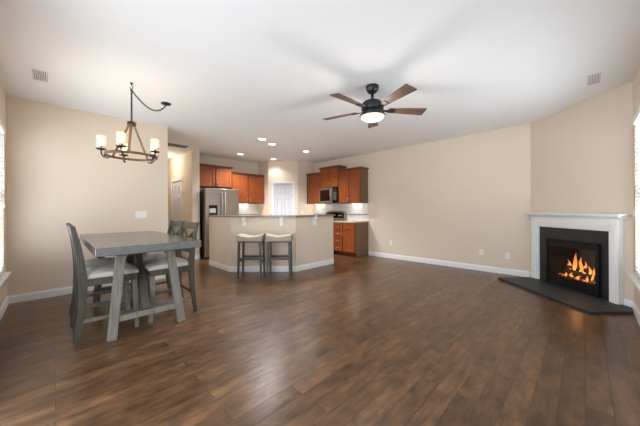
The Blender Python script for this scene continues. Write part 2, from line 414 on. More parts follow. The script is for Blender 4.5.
base_run('baseboard_pantry', pL, onface(PD0 - 0.06))
base_run('baseboard_pantry', onface(PD1 + 0.06), pR)

# ------------------------------------------------------------------ windows
def window(n, origin, rz, w, z0, z1, blinds=True, mull=True, drop=1.0):
    """local: x along wall 0..w, y = 0 at room face of wall, +y into the wall"""
    e = empty('window_%d' % n, origin, rz); e['kind'] = 'structure'
    f = MB(); d0, d1 = 0.06, 0.11
    f.box(0, 0.045, d0, d1, z0, z1).box(w - 0.045, w, d0, d1, z0, z1).box(0, w, d0, d1, z0, z0 + 0.045).box(0, w, d0, d1, z1 - 0.045, z1)
    if mull: f.box(w / 2 - 0.04, w / 2 + 0.04, d0, d1, z0, z1)
    zm = (z0 + z1) / 2
    if z0 > 0.2: f.box(0, w, d0 + 0.005, d1 - 0.005, zm - 0.02, zm + 0.02)
    struct(f.build('window_frame', 'white', e, bevel=0.003))
    struct(MB().box(0.04, w - 0.04, 0.083, 0.087, z0 + 0.04, z1 - 0.04).build('window_pane', 'glass', e))
    if z0 > 0.2:
        struct(MB().box(-0.05, w + 0.05, -0.055, 0.06, z0 - 0.022, z0).build('window_sill', 'white', e, bevel=0.005))
        struct(MB().box(-0.03, w + 0.03, -0.018, 0, z0 - 0.085, z0 - 0.022).build('window_apron', 'white', e, bevel=0.004))
    if blinds:
        halves = [(0.01, w / 2 - 0.008), (w / 2 + 0.008, w - 0.01)] if mull else [(0.01, w - 0.01)]
        for a, c in halves:
            MB().box(a, c, -0.02, 0.045, z1 - 0.075, z1 - 0.002).build('blind_valance', 'blind', e, bevel=0.004)
            s = MB(); z = z1 - 0.10; bot = z1 - (z1 - z0) * drop + 0.03
            while z > bot:
                s.add([(a, -0.002, z + 0.012), (c, -0.002, z + 0.012), (c, 0.042, z - 0.014), (a, 0.042, z - 0.014),
                       (a, -0.002, z + 0.009), (c, -0.002, z + 0.009), (c, 0.042, z - 0.017), (a, 0.042, z - 0.017)],
                      [(0, 1, 2, 3), (7, 6, 5, 4), (0, 4, 5, 1), (1, 5, 6, 2), (2, 6, 7, 3), (3, 7, 4, 0)])
                z -= 0.043
            s.build('blind_slats', 'blind', e)
            MB().box(a, c, -0.002, 0.042, bot - 0.022, bot - 0.004).build('blind_bottom_rail', 'blind', e, bevel=0.003)
            MB().tube([(c - 0.05, -0.008, z1 - 0.08), (c - 0.05, -0.008, 1.30)], 0.003, 6).lathe([(0.004, 0), (0.011, -0.015), (0.009, -0.045), (0.0005, -0.05)], (c - 0.05, -0.008, 1.31), 10).build('blind_cord', 'plastic', e)
    return e
# wall_left: into the wall = -X, so local y -> -X : rz = +90deg ; local x -> +Y
window(1, (WL, A0, 0), pi / 2, A1 - A0, WZ0, WZ1)
window(3, (WL, B0, 0), pi / 2, B1 - B0, 0.0, 2.15, blinds=False)  # unseen patio door, put in to light the room
# wall_right: into the wall = -Y: rz = 180deg ; local x -> -X
window(2, (C1, WR, 0), pi, C1 - C0, WZ0, WZ1)
window(4, (D1, WR, 0), pi, D1 - D0, 0.35, WZ1, blinds=False)  # unseen window left without blinds, added as a light source

# ------------------------------------------------------------------ doors
def six_panel(mb, w, h, t=0.035):
    """door slab in local x 0..w, y 0..t (front y=0), z 0..h, with six recessed raised panels"""
    st = w * 0.145; ms = w * 0.14; cw = (w - 2 * st - ms) / 2
    rows = [(0.22, 0.72), (0.90, 1.58), (1.69, h - 0.12)]
    mb.box(0, w, 0.016, t, 0, h)
    mb.box(0, st, 0, 0.016, 0, h).box(w - st, w, 0, 0.016, 0, h)
    for a, c in rows: mb.box(st + cw, st + cw + ms, 0, 0.016, a, c)
    zs = [0] + [q for r in rows for q in r] + [h]
    for k in range(0, len(zs), 2): mb.box(st, w - st, 0, 0.016, zs[k], zs[k + 1])
    for a, c in rows:
        for x in (st, st + cw + ms):
            i = 0.016
            mb.add([(x + i, 0.016, a + i), (x + cw - i, 0.016, a + i), (x + cw - i, 0.016, c - i), (x + i, 0.016, c - i),
                    (x + 2 * i, 0.002, a + 2 * i), (x + cw - 2 * i, 0.002, a + 2 * i), (x + cw - 2 * i, 0.002, c - 2 * i), (x + 2 * i, 0.002, c - 2 * i)],
                   [(4, 5, 6, 7), (0, 1, 5, 4), (1, 2, 6, 5), (2, 3, 7, 6), (3, 0, 4, 7)])
    return mb
def door(n, origin, rz, w, h, hinge_left=True, knob_right=True):
    e = empty('door_%d' % n, origin, rz); e['kind'] = 'structure'
    struct(six_panel(MB(), w, h).xf(Matrix.Translation((0, 0.02, 0.008))).build('door_panel', 'door', e))
    c = MB()
    c.box(-0.062, 0.0, -0.016, 0.0, 0, h + 0.075).box(w, w + 0.062, -0.016, 0.0, 0, h + 0.075).box(0, w, -0.016, 0, h + 0.013, h + 0.075)
    c.box(-0.072, w + 0.072, -0.02, 0, h + 0.075, h + 0.088)
    struct(c.build('door_casing', 'white', e, bevel=0.004))
    hx = 0.004 if hinge_left else w - 0.004
    for z in (0.25, 1.05, 1.82):
        MB().tube([(hx, 0.008, z - 0.045), (hx, 0.008, z + 0.045)], 0.007, 8).build('hinge', 'nickel', e)
    kx = w - 0.065 if hinge_left else 0.065
    MB().lathe([(0.026, 0), (0.026, 0.006), (0.011, 0.012), (0.011, 0.03), (0.027, 0.042), (0.028, 0.055), (0.018, 0.066), (0.0005, 0.068)], n=20).xf(Matrix.Translation((kx, 0.02, 0.94)) @ Matrix.Rotation(pi / 2, 4, 'X')).build('door_knob', 'nickel', e)
    return e
o = onface(PD0); door(1, (o[0], o[1], 0), A45, PD1 - PD0, 2.03)
door(2, (HX0, DH1, 0), -pi / 2, DH1 - DH0, 2.04, hinge_left=True)

# ------------------------------------------------------------------ cabinets
def panel_door(name, parent, x0, x1, z0, z1, y, mat='cab', handle=None, hmat='nickel', fr=0.055):
    """recessed-panel front at local y (outer face y-0.02)"""
    d = MB(); g = 0.005; a, b2, c, e2 = x0 + g, x1 - g, z0 + g, z1 - g
    d.box(a, a + fr, y - 0.02, y, c, e2).box(b2 - fr, b2, y - 0.02, y, c, e2).box(a + fr, b2 - fr, y - 0.02, y, c, c + fr).box(a + fr, b2 - fr, y - 0.02, y, e2 - fr, e2)
    d.box(a + fr, b2 - fr, y - 0.009, y - 0.001, c + fr, e2 - fr)
    o = d.build(name, mat, parent, bevel=0.003)
    if handle:
        hx, hz, vert = handle
        h = MB()
        if vert: p = [(hx, y - 0.02, hz - 0.05), (hx, y - 0.045, hz - 0.045), (hx, y - 0.05, hz), (hx, y - 0.045, hz + 0.045), (hx, y - 0.02, hz + 0.05)]
        else: p = [(hx - 0.05, y - 0.02, hz), (hx - 0.045, y - 0.045, hz), (hx, y - 0.05, hz), (hx + 0.045, y - 0.045, hz), (hx + 0.05, y - 0.02, hz)]
        h.tube(p, 0.006, 8); h.build('handle', hmat, o)
    return o
def wall_cabinet(loc, rz, w, d, h, doors, label, crown=True, ends=(1, 1), group=None, handles=True):
    e = empty('wall_cabinet', loc, rz, label, 'cabinet', group)
    MB().box(0, w, -d, 0, 0, h).build('body', 'cabside', e, bevel=0.002)
    # face frame
    f = MB(); f.box(0, w, -d - 0.004, -d, 0, 0.03).box(0, w, -d - 0.004, -d, h - 0.03, h).box(0, 0.03, -d - 0.004, -d, 0.03, h - 0.03).box(w - 0.03, w, -d - 0.004, -d, 0.03, h - 0.03)
    if len(doors) == 2: f.box(w / 2 - 0.02, w / 2 + 0.02, -d - 0.004, -d, 0.03, h - 0.03)
    f.build('face_frame', 'cabdark', e)  # frame coloured darker to paint in the shade around the doors
    for k, (a, b2) in enumerate(doors):
        hx = (b2 - 0.03) if (k == 0 and len(doors) == 2) else a + 0.03
        panel_door('door', e, a, b2, 0.012, h - 0.03, -d - 0.004, handle=(hx, 0.10, True) if handles else None)
    if crown:
        c = MB(); o = 0.035
        prof = [(0, h - 0.012), (-0.008, h - 0.012), (-0.014, h + 0.004), (-0.03, h + 0.022), (-0.035, h + 0.036), (0, h + 0.036)]
        c.extrude([(-d - 0.004 + p[0], p[1]) for p in prof], 'X', -o * ends[0], w + o * ends[1])
        if ends[0]: c.extrude([(p[0], p[1]) for p in prof], 'Y', -d, -0.001)
        if ends[1]: c.extrude([(w - p[0], p[1]) for p in prof], 'Y', -d, -0.001)
        c.build('crown', 'cabdark', e)
    return e
RW = XL - 0.001
# right kitchen wall: origin at high-Y end, local x runs to -Y
wall_cabinet((RW, 6.222, 1.42), -pi / 2, 0.62, 0.33, 0.90, [(0.10, 0.61)], 'single-door wall cabinet left of the microwave, against the pantry corner', ends=(0, 0))
wall_cabinet((RW, 5.601, 1.868), -pi / 2, 0.708, 0.34, 0.575, [(0.01, 0.347), (0.361, 0.698)], 'short raised two-door wall cabinet directly above the microwave', ends=(1, 1))
wall_cabinet((RW, 4.891, 1.405), -pi / 2, 0.758, 0.33, 0.905, [(0.01, 0.372), (0.386, 0.748)], 'two-door wall cabinet right of the microwave with its brown side panel showing', ends=(0, 1))
# left kitchen wall: local x runs to +X
wall_cabinet((HX1 + 0.004, YK - 0.001, 1.855), 0, 0.930, 0.33, 0.555, [(0.01, 0.445), (0.475, 0.925)], 'orange-brown two-door wall cabinet above the refrigerator', ends=(0, 1))
wall_cabinet((3.545, YK - 0.001, 1.43), 0, 1.083, 0.33, 0.845, [(0.01, 0.52), (0.54, 1.075)], 'orange-brown two-door wall cabinet right of the refrigerator', ends=(0, 0))

def base_cabinet(loc, rz, w, d, label, cols, group=None, side='cabside'):
    """cols: list of (x0, x1, [(z0,z1,'drawer'|'door'), ...])"""
    e = empty('base_cabinet', loc, rz, label, 'cabinet', group)
    MB().box(0, w, -d, 0, 0.10, 0.885).box(0, 0.018, -d + 0.07, 0, 0.0, 0.10).box(w - 0.018, w, -d + 0.07, 0, 0, 0.10).build('body', side, e)
    MB().box(0.018, w - 0.018, -d + 0.07, -d + 0.085, 0, 0.10).build('toe_kick', 'cabdark', e)
    f = MB(); f.box(0, w, -d - 0.004, -d, 0.10, 0.885); f.build('face_frame', 'cabdark', e)  # dark colour stands in for shade in the gaps between fronts
    for x0, x1, fr in cols:
        for z0, z1, kind in fr:
            if kind == 'drawer': panel_door('drawer', e, x0, x1, z0, z1, -d - 0.004, handle=((x0 + x1) / 2, (z0 + z1) / 2, False), fr=0.03)
            else: panel_door('door', e, x0, x1, z0, z1, -d - 0.004, handle=(x0 + 0.03, z1 - 0.10, True))
    return e
D4 = [(0.12, 0.31, 'drawer'), (0.32, 0.50, 'drawer'), (0.51, 0.68, 'drawer'), (0.69, 0.87, 'drawer')]
DD = [(0.12, 0.68, 'door'), (0.69, 0.87, 'drawer')]
base_cabinet((RW, 4.868, 0), -pi / 2, 0.33, 0.57, 'narrow brown four-drawer base cabinet beside the range', [(0.01, 0.32, D4)])
base_cabinet((RW, 4.537, 0), -pi / 2, 0.405, 0.57, 'brown base cabinet with one door and drawer at the open end of the kitchen run', [(0.01, 0.39, DD)])
base_cabinet((RW, 6.222, 0), -pi / 2, 0.59, 0.57, 'brown base cabinet between the range and the pantry corner', [(0.01, 0.58, DD)])
base_cabinet((3.565, YK - 0.001, 0), 0, 1.063, 0.57, 'brown base cabinet right of the refrigerator behind the bar', [(0.01, 0.53, DD), (0.545, 1.07, DD)])
def worktop(name, poly, z0, z1, mat, label):
    o = MB().prism(poly, z0, z1).build(name, mat, None, bevel=0.004); return tag(o, label, 'countertop')
worktop('countertop', [(5.375, 4.118), (RW, 4.118), (RW, 4.870), (5.375, 4.870)], 0.886, 0.922, 'laminate', 'tan kitchen countertop over the open-end base cabinets')
worktop('countertop', [(5.375, 5.632), (RW, 5.632), (RW, 6.223), (5.375, 6.223)], 0.886, 0.922, 'laminate', 'tan kitchen countertop between the range and the pantry corner')
worktop('countertop', [(3.56, 6.82), (4.628, 6.82), (4.628, YK - 0.001), (3.56, YK - 0.001)], 0.886, 0.922, 'laminate', 'tan kitchen countertop right of the refrigerator')
# backsplashes
def splash(n, mb, mat): return struct(mb.build('trim_%d' % n, mat))
splash(1, MB().box(XL - 0.008, XL, 4.135, 6.224, 0.923, 1.404), 'tileY')
splash(2, MB().box(3.57, 4.629, YK - 0.008, YK, 0.923, 1.428), 'tileX')
M['liner'] = plain('grey_liner_tile', (104, 102, 104), 0.3)
splash(3, MB().box(XL - 0.014, XL - 0.008, 4.135, 6.224, 1.085, 1.105), 'liner')
splash(4, MB().box(3.57, 4.629, YK - 0.014, YK - 0.008, 1.085, 1.105), 'liner')
def puck(loc, label):
    e = empty('under_cabinet_light', loc, 0, label, 'light', 'puck lights under the kitchen cabinets')
    MB().lathe([(0.035, 0), (0.037, -0.012), (0.028, -0.014)]).build('housing', 'nickel', e)
    MB().lathe([(0.026, -0.0145), (0.0005, -0.0165)]).build('lens', 'puck', e)
    point('puck_glow', (0, 0, -0.05), 2.2, (1, 0.9, 0.75), 0.03, e)
puck((5.80, 4.50, 1.404), 'small lit puck light under the cabinet right of the microwave')
puck((5.80, 5.95, 1.419), 'small lit puck light under the cabinet left of the microwave')
puck((4.10, 7.24, 1.429), 'small lit puck light under the cabinet right of the refrigerator')

# microwave
e = empty('microwave', (RW, 5.60, 1.435), -pi / 2, 'stainless over-the-range microwave with dark glass door', 'microwave')
MB().box(0, 0.705, -0.36, 0, 0, 0.425).build('body', 'black', e, bevel=0.003)
MB().box(0.0, 0.52, -0.40, -0.362, 0.0, 0.425).build('door', 'steel', e, bevel=0.004)
MB().box(0.04, 0.455, -0.404, -0.400, 0.05, 0.37).build('door_window', 'blackglass', e, bevel=0.002)
MB().box(0.525, 0.705, -0.40, -0.362, 0.0, 0.425).build('control_panel', 'blackglass', e, bevel=0.003)
MB().box(0.56, 0.68, -0.403, -0.400, 0.33, 0.38).build('display', plain('dim_display', (40, 60, 62), 0.2), e)
MB().box(0.56, 0.68, -0.402, -0.400, 0.07, 0.30).build('keypad', plain('grey_keys', (70, 68, 66), 0.5), e, bevel=0.001)
MB().tube([(0.485, -0.40, 0.05), (0.485, -0.44, 0.07), (0.485, -0.445, 0.21), (0.485, -0.44, 0.35), (0.485, -0.40, 0.375)], 0.012, 10).build('handle', 'nickel', e)
MB().box(0.02, 0.685, -0.36, -0.02, -0.012, 0).build('vent_grille', 'black', e)

# range
e = empty('kitchen_range', (RW, 5.628, 0), -pi / 2, 'black and stainless kitchen range with curved control backguard', 'range')
W = 0.753
MB().box(0, W, -0.60, -0.06, 0.0, 0.895).build('body', 'black', e, bevel=0.003)
MB().box(0, W, -0.625, -0.06, 0.896, 0.918).build('cooktop', 'blackglass', e, bevel=0.004)
MB().box(0.01, W - 0.01, -0.64, -0.602, 0.20, 0.80).build('oven_door', 'steel', e, bevel=0.004)
MB().box(0.12, W - 0.12, -0.643, -0.640, 0.34, 0.66).build('oven_window', 'blackglass', e)
MB().tube([(0.06, -0.64, 0.745), (0.06, -0.685, 0.75), (W - 0.06, -0.685, 0.75), (W - 0.06, -0.64, 0.745)], 0.012, 10).build('handle', 'nickel', e)
MB().box(0.01, W - 0.01, -0.635, -0.602, 0.02, 0.19).build('drawer', 'steel', e, bevel=0.004)
pts = [(0, 0.919), (W, 0.919), (W, 1.15)] + [(W / 2 + (W / 2 - 0.01) * cos(pi * k / 16), 1.15 + 0.055 * sin(pi * k / 16)) for k in range(1, 16)] + [(0, 1.15)]
bgd = MB().extrude(pts, 'Y', -0.10, -0.012); bgd.build('backguard', 'steel', e, bevel=0.004)
pp = [(0.03, 0.985), (W - 0.03, 0.985), (W - 0.03, 1.12)] + [(W / 2 + (W / 2 - 0.05) * cos(pi * k / 12), 1.12 + 0.04 * sin(pi * k / 12)) for k in range(1, 12)] + [(0.03, 1.12)]
MB().extrude(pp, 'Y', -0.104, -0.1005).build('control_fascia', 'blackglass', e)
for x in (0.10, 0.19, W - 0.19, W - 0.10):
    MB().lathe([(0.024, 0), (0.022, 0.02), (0.0005, 0.022)], n=16).xf(Matrix.Translation((x, -0.104, 1.06)) @ Matrix.Rotation(pi / 2, 4, 'X')).build('knob', 'nickel', e)
for x in (0.19, 0.56):
    for y in (-0.22, -0.46): MB().lathe([(0.085, 0.919), (0.085, 0.921), (0.078, 0.921), (0.078, 0.919)], (x, y, 0), 28, closed=True).build('burner', 'steel', e)

# refrigerator
FX0, FX1 = 2.65, 3.54; FYF = 6.66
e = empty('refrigerator', (FX0, YK - 0.02, 0), 0, 'stainless french-door refrigerator in the kitchen alcove', 'refrigerator')
W = FX1 - FX0; DF = YK - 0.02 - FYF
MB().box(0, W, -DF + 0.085, 0, 0.03, 1.76).box(0.04, W - 0.04, -DF + 0.12, -0.03, 0, 0.03).build('body', 'black', e, bevel=0.004)
for k, (a, c) in enumerate(((0.0, W / 2 - 0.003), (W / 2 + 0.003, W))):
    d = MB().box(a, c, -DF, -DF + 0.08, 0.66, 1.785).build('door', 'steel', e, bevel=0.008, seg=3)
    hx = c - 0.04 if k == 0 else a + 0.04
    MB().tube([(hx, -DF, 0.78), (hx, -DF - 0.05, 0.80), (hx, -DF - 0.058, 1.24), (hx, -DF - 0.05, 1.68), (hx, -DF, 1.70)], 0.013, 10).build('handle', 'nickel', d)
    if k == 0:
        MB().box(0.085, 0.30, -DF - 0.004, -DF, 0.98, 1.36).build('dispenser', 'blackglass', d, bevel=0.002)
        MB().box(0.095, 0.255, -DF - 0.007, -DF - 0.004, 1.165, 1.275).build('dispenser_display', plain('pale_dispenser', (178, 180, 180), 0.4), d)
fz = MB().box(0, W, -DF, -DF + 0.08, 0.05, 0.65).build('freezer_drawer', 'steel', e, bevel=0.008, seg=3)
MB().tube([(0.08, -DF, 0.57), (0.09, -DF - 0.05, 0.575), (W - 0.09, -DF - 0.05, 0.575), (W - 0.08, -DF, 0.57)], 0.013, 10).build('handle', 'nickel', fz)

# ------------------------------------------------------------------ breakfast bar
def offs(poly, d):                                     # offset an open polyline to its left by d
    out = []
    P = [Vector(p) for p in poly]
    for i, p in enumerate(P):
        ns = []
        if i > 0: t = (P[i] - P[i - 1]).normalized(); ns.append(Vector((-t.y, t.x)))
        if i < len(P) - 1: t = (P[i + 1] - P[i]).normalized(); ns.append(Vector((-t.y, t.x)))
        n = sum(ns, Vector((0, 0))).normalized(); out.append(tuple(p + n * (d / n.dot(ns[0]))))
    return out
line = [(2.46, 5.98), (2.46, 4.98), (3.38, 4.06), (4.48, 4.06)]
inner = offs(line, 0.12)
e = empty('breakfast_bar', (0, 0, 0), 0, 'angled beige breakfast bar half wall with granite top', 'breakfast bar')
MB().prism(line + inner[::-1], 0, 1.083).build('half_wall', 'wall', e)
over = [(2.43, 5.99), (2.43, 4.92), (3.33, 4.0), (4.50, 4.0)]
top_in = offs(line, 0.16); top_in[-1] = (4.50, top_in[-1][1])
MB().prism(over + top_in[::-1], 1.085, 1.118).build('bar_top', 'granite', e, bevel=0.005)
prof = [(0, 0), (-0.014, 0), (-0.014, 0.085), (-0.009, 0.098), (-0.007, 0.108), (0, 0.108)]
rings = []
for i in range(4):
    P0 = Vector(line[i]); o1 = Vector(offs(line, -1.0)[i]) - P0
    rings.append([(P0.x - o1.x * q[0], P0.y - o1.y * q[0], q[1]) for q in prof])
MB().sweep(None, rings).build('baseboard', 'white', e)
MB().box(4.48, 4.494, 4.05, 4.18, 0, 0.108).build('baseboard', 'white', e)
MB().box(2.46, 2.58, 5.98, 5.994, 0, 0.108).build('baseboard', 'white', e)
MB().box(4.48, 4.492, 4.06, 4.18, 0.108, 1.085).build('end_trim', 'white', e)
def corbel(p, rz):
    c = MB().extrude([(0, 1.084), (0, 0.90), (-0.016, 0.895), (-0.022, 0.92), (-0.024, 0.97), (-0.036, 1.01), (-0.056, 1.035), (-0.062, 1.084)], 'X', -0.038, 0.038)
    c.xf(Matrix.Translation((p[0], p[1], 0)) @ Matrix.Rotation(rz, 4, 'Z')).build('corbel', 'white', e, bevel=0.004)
def lerp(a, b2, t): return (a[0] + (b2[0] - a[0]) * t, a[1] + (b2[1] - a[1]) * t)
corbel(lerp(line[1], line[2], 0.215), A45); corbel(lerp(line[1], line[2], 0.785), A45)
corbel((3.38 + 0.52, 4.06), 0)
# lower worktop and cabinets on the kitchen side of the bar
li = offs(line, 0.125); lo = offs(line, 0.66)
lo2 = [(lo[0][0], li[0][1]), lo[1], lo[2], (li[3][0], lo[3][1])]
e2 = empty('sink_cabinet', (0, 0, 0), 0, 'brown sink cabinet run on the kitchen side of the bar', 'cabinet')
lc = offs(line, 0.62)
MB().prism(li + lc[::-1], 0.10, 0.885).prism(li + offs(line, 0.55)[::-1], 0, 0.10).build('body', 'cab', e2)
tag(MB().prism(li + lo[::-1], 0.886, 0.922).build('countertop', 'granite', None), 'lower granite countertop behind the breakfast bar', 'countertop')
# faucet
fp = GD(-1.06, 5.66)
e = empty('kitchen_faucet', (fp[0], fp[1], 0.9225), A45, 'dark kitchen faucet tip showing over the bar top', 'faucet')
MB().lathe([(0.028, 0), (0.028, 0.01), (0.014, 0.02), (0.014, 0.08)], n=16).build('base', 'bronze', e)
MB().tube([(0, 0, 0.08)] + [(0, 0.07 - 0.07 * cos(pi * k / 10), 0.145 + 0.055 * sin(pi * k / 10)) for k in range(0, 11)] + [(0, 0.14, 0.11)], 0.011, 10).build('spout', 'bronze', e)
MB().tube([(0.02, 0, 0.05), (0.06, 0, 0.07)], 0.006, 8).build('lever', 'bronze', e)

# ------------------------------------------------------------------ bar stools
def bar_stool():
    e = empty('bar_stool', (0, 0, 0), 0, '', 'stool', 'bar stools at the breakfast bar')
    hw, hd = 0.205, 0.15
    for sx in (-1, 1):
        for sy in (-1, 1):
            MB().beam((sx * hw, sy * hd, 0), (sx * (hw - 0.015), sy * (hd - 0.012), 0.645), 0.034, 0.034, (0, 1, 0), 0.042, 0.042).build('leg', 'stoolwood', e, bevel=0.003)
    MB().box(-hw + 0.03, hw - 0.03, -hd + 0.0, -hd + 0.025, 0.318, 0.358).build('footrest', 'stoolwood', e, bevel=0.003)
    MB().box(-hw + 0.03, hw - 0.03, hd - 0.025, hd, 0.318, 0.358).build('stretcher', 'stoolwood', e, bevel=0.003)
    for sx in (-1, 1): MB().box(sx * hw - 0.012, sx * hw + 0.012, -hd + 0.02, hd - 0.02, 0.27, 0.305).build('stretcher', 'stoolwood', e, bevel=0.003)
    f = MB(); f.box(-hw + 0.0, hw - 0.0, -hd, hd, 0.635, 0.665); f.build('seat_frame', 'stoolwood', e, bevel=0.003)
    # saddle cushion
    nx, ny = 14, 8; vs = []; W2, D2 = 0.232, 0.172
    def top(u, v): return 0.762 + 0.030 * (abs(u) ** 2.2) - 0.018 * (1 - abs(u)) - 0.012 * abs(v) ** 4 - 0.010 * abs(u) ** 12
    for layer in (0, 1):
        for j in range(ny + 1):
            for i in range(nx + 1):
                u = -1 + 2 * i / nx; v = -1 + 2 * j / ny
                vs.append((u * W2, v * D2, top(u, v) if layer else 0.655))
    n1 = (nx + 1) * (ny + 1); fs = []
    for j in range(ny):
        for i in range(nx):
            a = j * (nx + 1) + i; fs.append((n1 + a, n1 + a + 1, n1 + a + nx + 2, n1 + a + nx + 1)); fs.append((a, a + nx + 1, a + nx + 2, a + 1))
    for i in range(nx):
        fs.append((i, i + 1, n1 + i + 1, n1 + i)); a = ny * (nx + 1) + i; fs.append((a + 1, a, n1 + a, n1 + a + 1))
    for j in range(ny):
        a = j * (nx + 1); fs.append((a + nx + 1, a, n1 + a, n1 + a + nx + 1)); a += nx; fs.append((a, a + nx + 1, n1 + a + nx + 1, n1 + a))
    s = MB().add(vs, fs); s.build('seat', 'stoolfabric', e, bevel=0.014, seg=3, smooth_all=True)
    return e
st = bar_stool()
p = GD(-1.272, 4.93); st.location = (p[0], p[1], 0); st.rotation_euler = (0, 0, A45); st['label'] = 'cream saddle-seat bar stool nearer the refrigerator side of the bar'
p = GD(-0.748, 4.93); dup(st, (p[0], p[1], 0), A45, 'cream saddle-seat bar stool closer to the range side of the bar')

# ------------------------------------------------------------------ dining table
TX, TY0, TY1 = 0.665, 2.80, 4.70
e = empty('dining_table', (TX, (TY0 + TY1) / 2, 0), 0, 'grey-washed counter-height trestle dining table', 'table')
HL = (TY1 - TY0) / 2
MB().box(-0.435, 0.405, -HL, HL, 0.838, 0.91).build('tabletop', 'tabletop', e, bevel=0.004)
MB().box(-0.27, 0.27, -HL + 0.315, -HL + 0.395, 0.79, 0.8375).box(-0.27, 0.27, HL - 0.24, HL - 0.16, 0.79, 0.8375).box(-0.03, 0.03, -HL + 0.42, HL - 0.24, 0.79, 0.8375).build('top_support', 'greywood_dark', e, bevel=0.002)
for yy in (-HL + 0.355, HL - 0.20):
    for sx in (-1, 1):
        MB().beam((sx * 0.305 + 0.015, yy, 0), (sx * 0.21 - 0.005, yy, 0.8375), 0.058, 0.074, (1, 0, 0)).build('leg', 'greywood', e, bevel=0.003)
    MB().box(-0.26, 0.26, yy - 0.018, yy + 0.018, 0.158, 0.212).build('stretcher', 'greywood', e, bevel=0.003)
MB().beam((0, -HL + 0.405, 0.20), (0, -0.10, 0.80), 0.07, 0.06, (0, 1, 0)).build('brace', 'greywood_dark', e, bevel=0.003)
MB().beam((0, HL - 0.22, 0.20), (0, 0.10, 0.80), 0.07, 0.06, (0, 1, 0)).build('brace', 'greywood_dark', e, bevel=0.003)

# ------------------------------------------------------------------ dining chairs (front = +x)
def chair():
    e = empty('dining_chair', (0, 0, 0), 0, '', 'chair', 'counter-height chairs around the dining table')
    HWc = 0.236
    prof = [(-0.240, 0.0), (-0.215, 0.15), (-0.196, 0.32), (-0.188, 0.50), (-0.192, 0.62), (-0.206, 0.76), (-0.228, 0.92), (-0.262, 1.075)]
    dep = [0.040, 0.046, 0.054, 0.062, 0.062, 0.054, 0.046, 0.036]
    for s in (-1, 1):
        rings = []
        for (x, z), d in zip(prof, dep):
            y0, y1 = s * HWc - 0.017, s * HWc + 0.017
            rings.append([(x - d / 2, y0, z), (x + d / 2, y0, z), (x + d / 2, y1, z), (x - d / 2, y1, z)])
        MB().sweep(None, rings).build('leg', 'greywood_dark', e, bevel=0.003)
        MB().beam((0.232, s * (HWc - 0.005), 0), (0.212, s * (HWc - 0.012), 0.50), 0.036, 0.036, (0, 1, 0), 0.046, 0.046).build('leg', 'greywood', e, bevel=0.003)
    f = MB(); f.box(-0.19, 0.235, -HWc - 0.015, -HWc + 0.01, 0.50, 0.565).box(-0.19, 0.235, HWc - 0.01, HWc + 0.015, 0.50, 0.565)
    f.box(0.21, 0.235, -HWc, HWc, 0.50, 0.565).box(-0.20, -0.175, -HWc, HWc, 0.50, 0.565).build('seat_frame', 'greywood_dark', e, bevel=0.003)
    # upholstered seat
    nx, ny = 8, 8; vs = []; fs = []
    for layer in (0, 1):
        for j in range(ny + 1):
            for i in range(nx + 1):
                u = -1 + 2 * i / nx; v = -1 + 2 * j / ny
                z = 0.632 - 0.022 * (abs(u) ** 4) - 0.022 * (abs(v) ** 4) if layer else 0.562
                vs.append((0.038 + u * 0.215, v * 0.244 * (1 - 0.03 * (1 - u)), z))
    n1 = (nx + 1) * (ny + 1)
    for j in range(ny):
        for i in range(nx):
            a = j * (nx + 1) + i; fs.append((n1 + a, n1 + a + 1, n1 + a + nx + 2, n1 + a + nx + 1)); fs.append((a, a + nx + 1, a + nx + 2, a + 1))
    for i in range(nx):
        fs.append((i, i + 1, n1 + i + 1, n1 + i)); a = ny * (nx + 1) + i; fs.append((a + 1, a, n1 + a, n1 + a + 1))
    for j in range(ny):
        a = j * (nx + 1); fs.append((a + nx + 1, a, n1 + a, n1 + a + nx + 1)); a += nx; fs.append((a, a + nx + 1, n1 + a + nx + 1, n1 + a))
    MB().add(vs, fs).build('seat', 'fabric', e, bevel=0.012, seg=3, smooth_all=True)
    def xb(z):                                         # back-post centre line at height z
        for (xa, za), (xc, zc) in zip(prof, prof[1:]):
            if za <= z <= zc: return xa + (xc - xa) * (z - za) / (zc - za)
    # curved top rail and lower rail
    def rail(z0, z1, nm, bow, mat):
        rings = []
        for k in range(9):
            y = -HWc + 2 * HWc * k / 8; b_ = -bow * (1 - (2 * k / 8 - 1) ** 2); up = 0.010 * (1 - (2 * k / 8 - 1) ** 2) if nm == 'top_rail' else 0
            rings.append([(xb(z0) + b_ - 0.011, y, z0), (xb(z0) + b_ + 0.011, y, z0), (xb(z1) + b_ + 0.011, y, z1 + up), (xb(z1) + b_ - 0.011, y, z1 + up)])
        MB().sweep(None, rings).build(nm, mat, e, bevel=0.003)
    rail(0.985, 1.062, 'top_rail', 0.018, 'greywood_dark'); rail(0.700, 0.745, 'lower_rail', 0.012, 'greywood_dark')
    for s in (-1, 1):
        MB().beam((xb(0.735) - 0.008, s * (HWc - 0.03), 0.735), (xb(0.985) - 0.012, -s * (HWc - 0.03), 0.985), 0.018 + 0.002 * s, 0.030, (0, 0, 1)).build('cross_slat', 'greywood_dark', e, bevel=0.002)
    for s in (-1, 1): MB().box(-0.205, 0.222, s * HWc - 0.011, s * HWc + 0.011, 0.160, 0.195).build('stretcher', 'greywood', e, bevel=0.002)
    MB().box(0.215, 0.235, -HWc + 0.01, HWc - 0.01, 0.265, 0.305).build('footrest', 'greywood', e, bevel=0.002)
    MB().box(-0.212, -0.192, -HWc + 0.01, HWc - 0.01, 0.225, 0.26).build('stretcher', 'greywood_dark', e, bevel=0.002)
    return e
c = chair(); c.location = (0.375, 3.57, 0)
c['label'] = 'window-side dining chair in front, large and showing its curved leg before the table'
dup(c, (0.375, 4.087, 0), 0, 'window-side dining chair mostly hidden behind the front window-side chair')
dup(c, (0.965, 3.57, 0), pi, 'kitchen-side dining chair in front, with a foot out past the table leg')
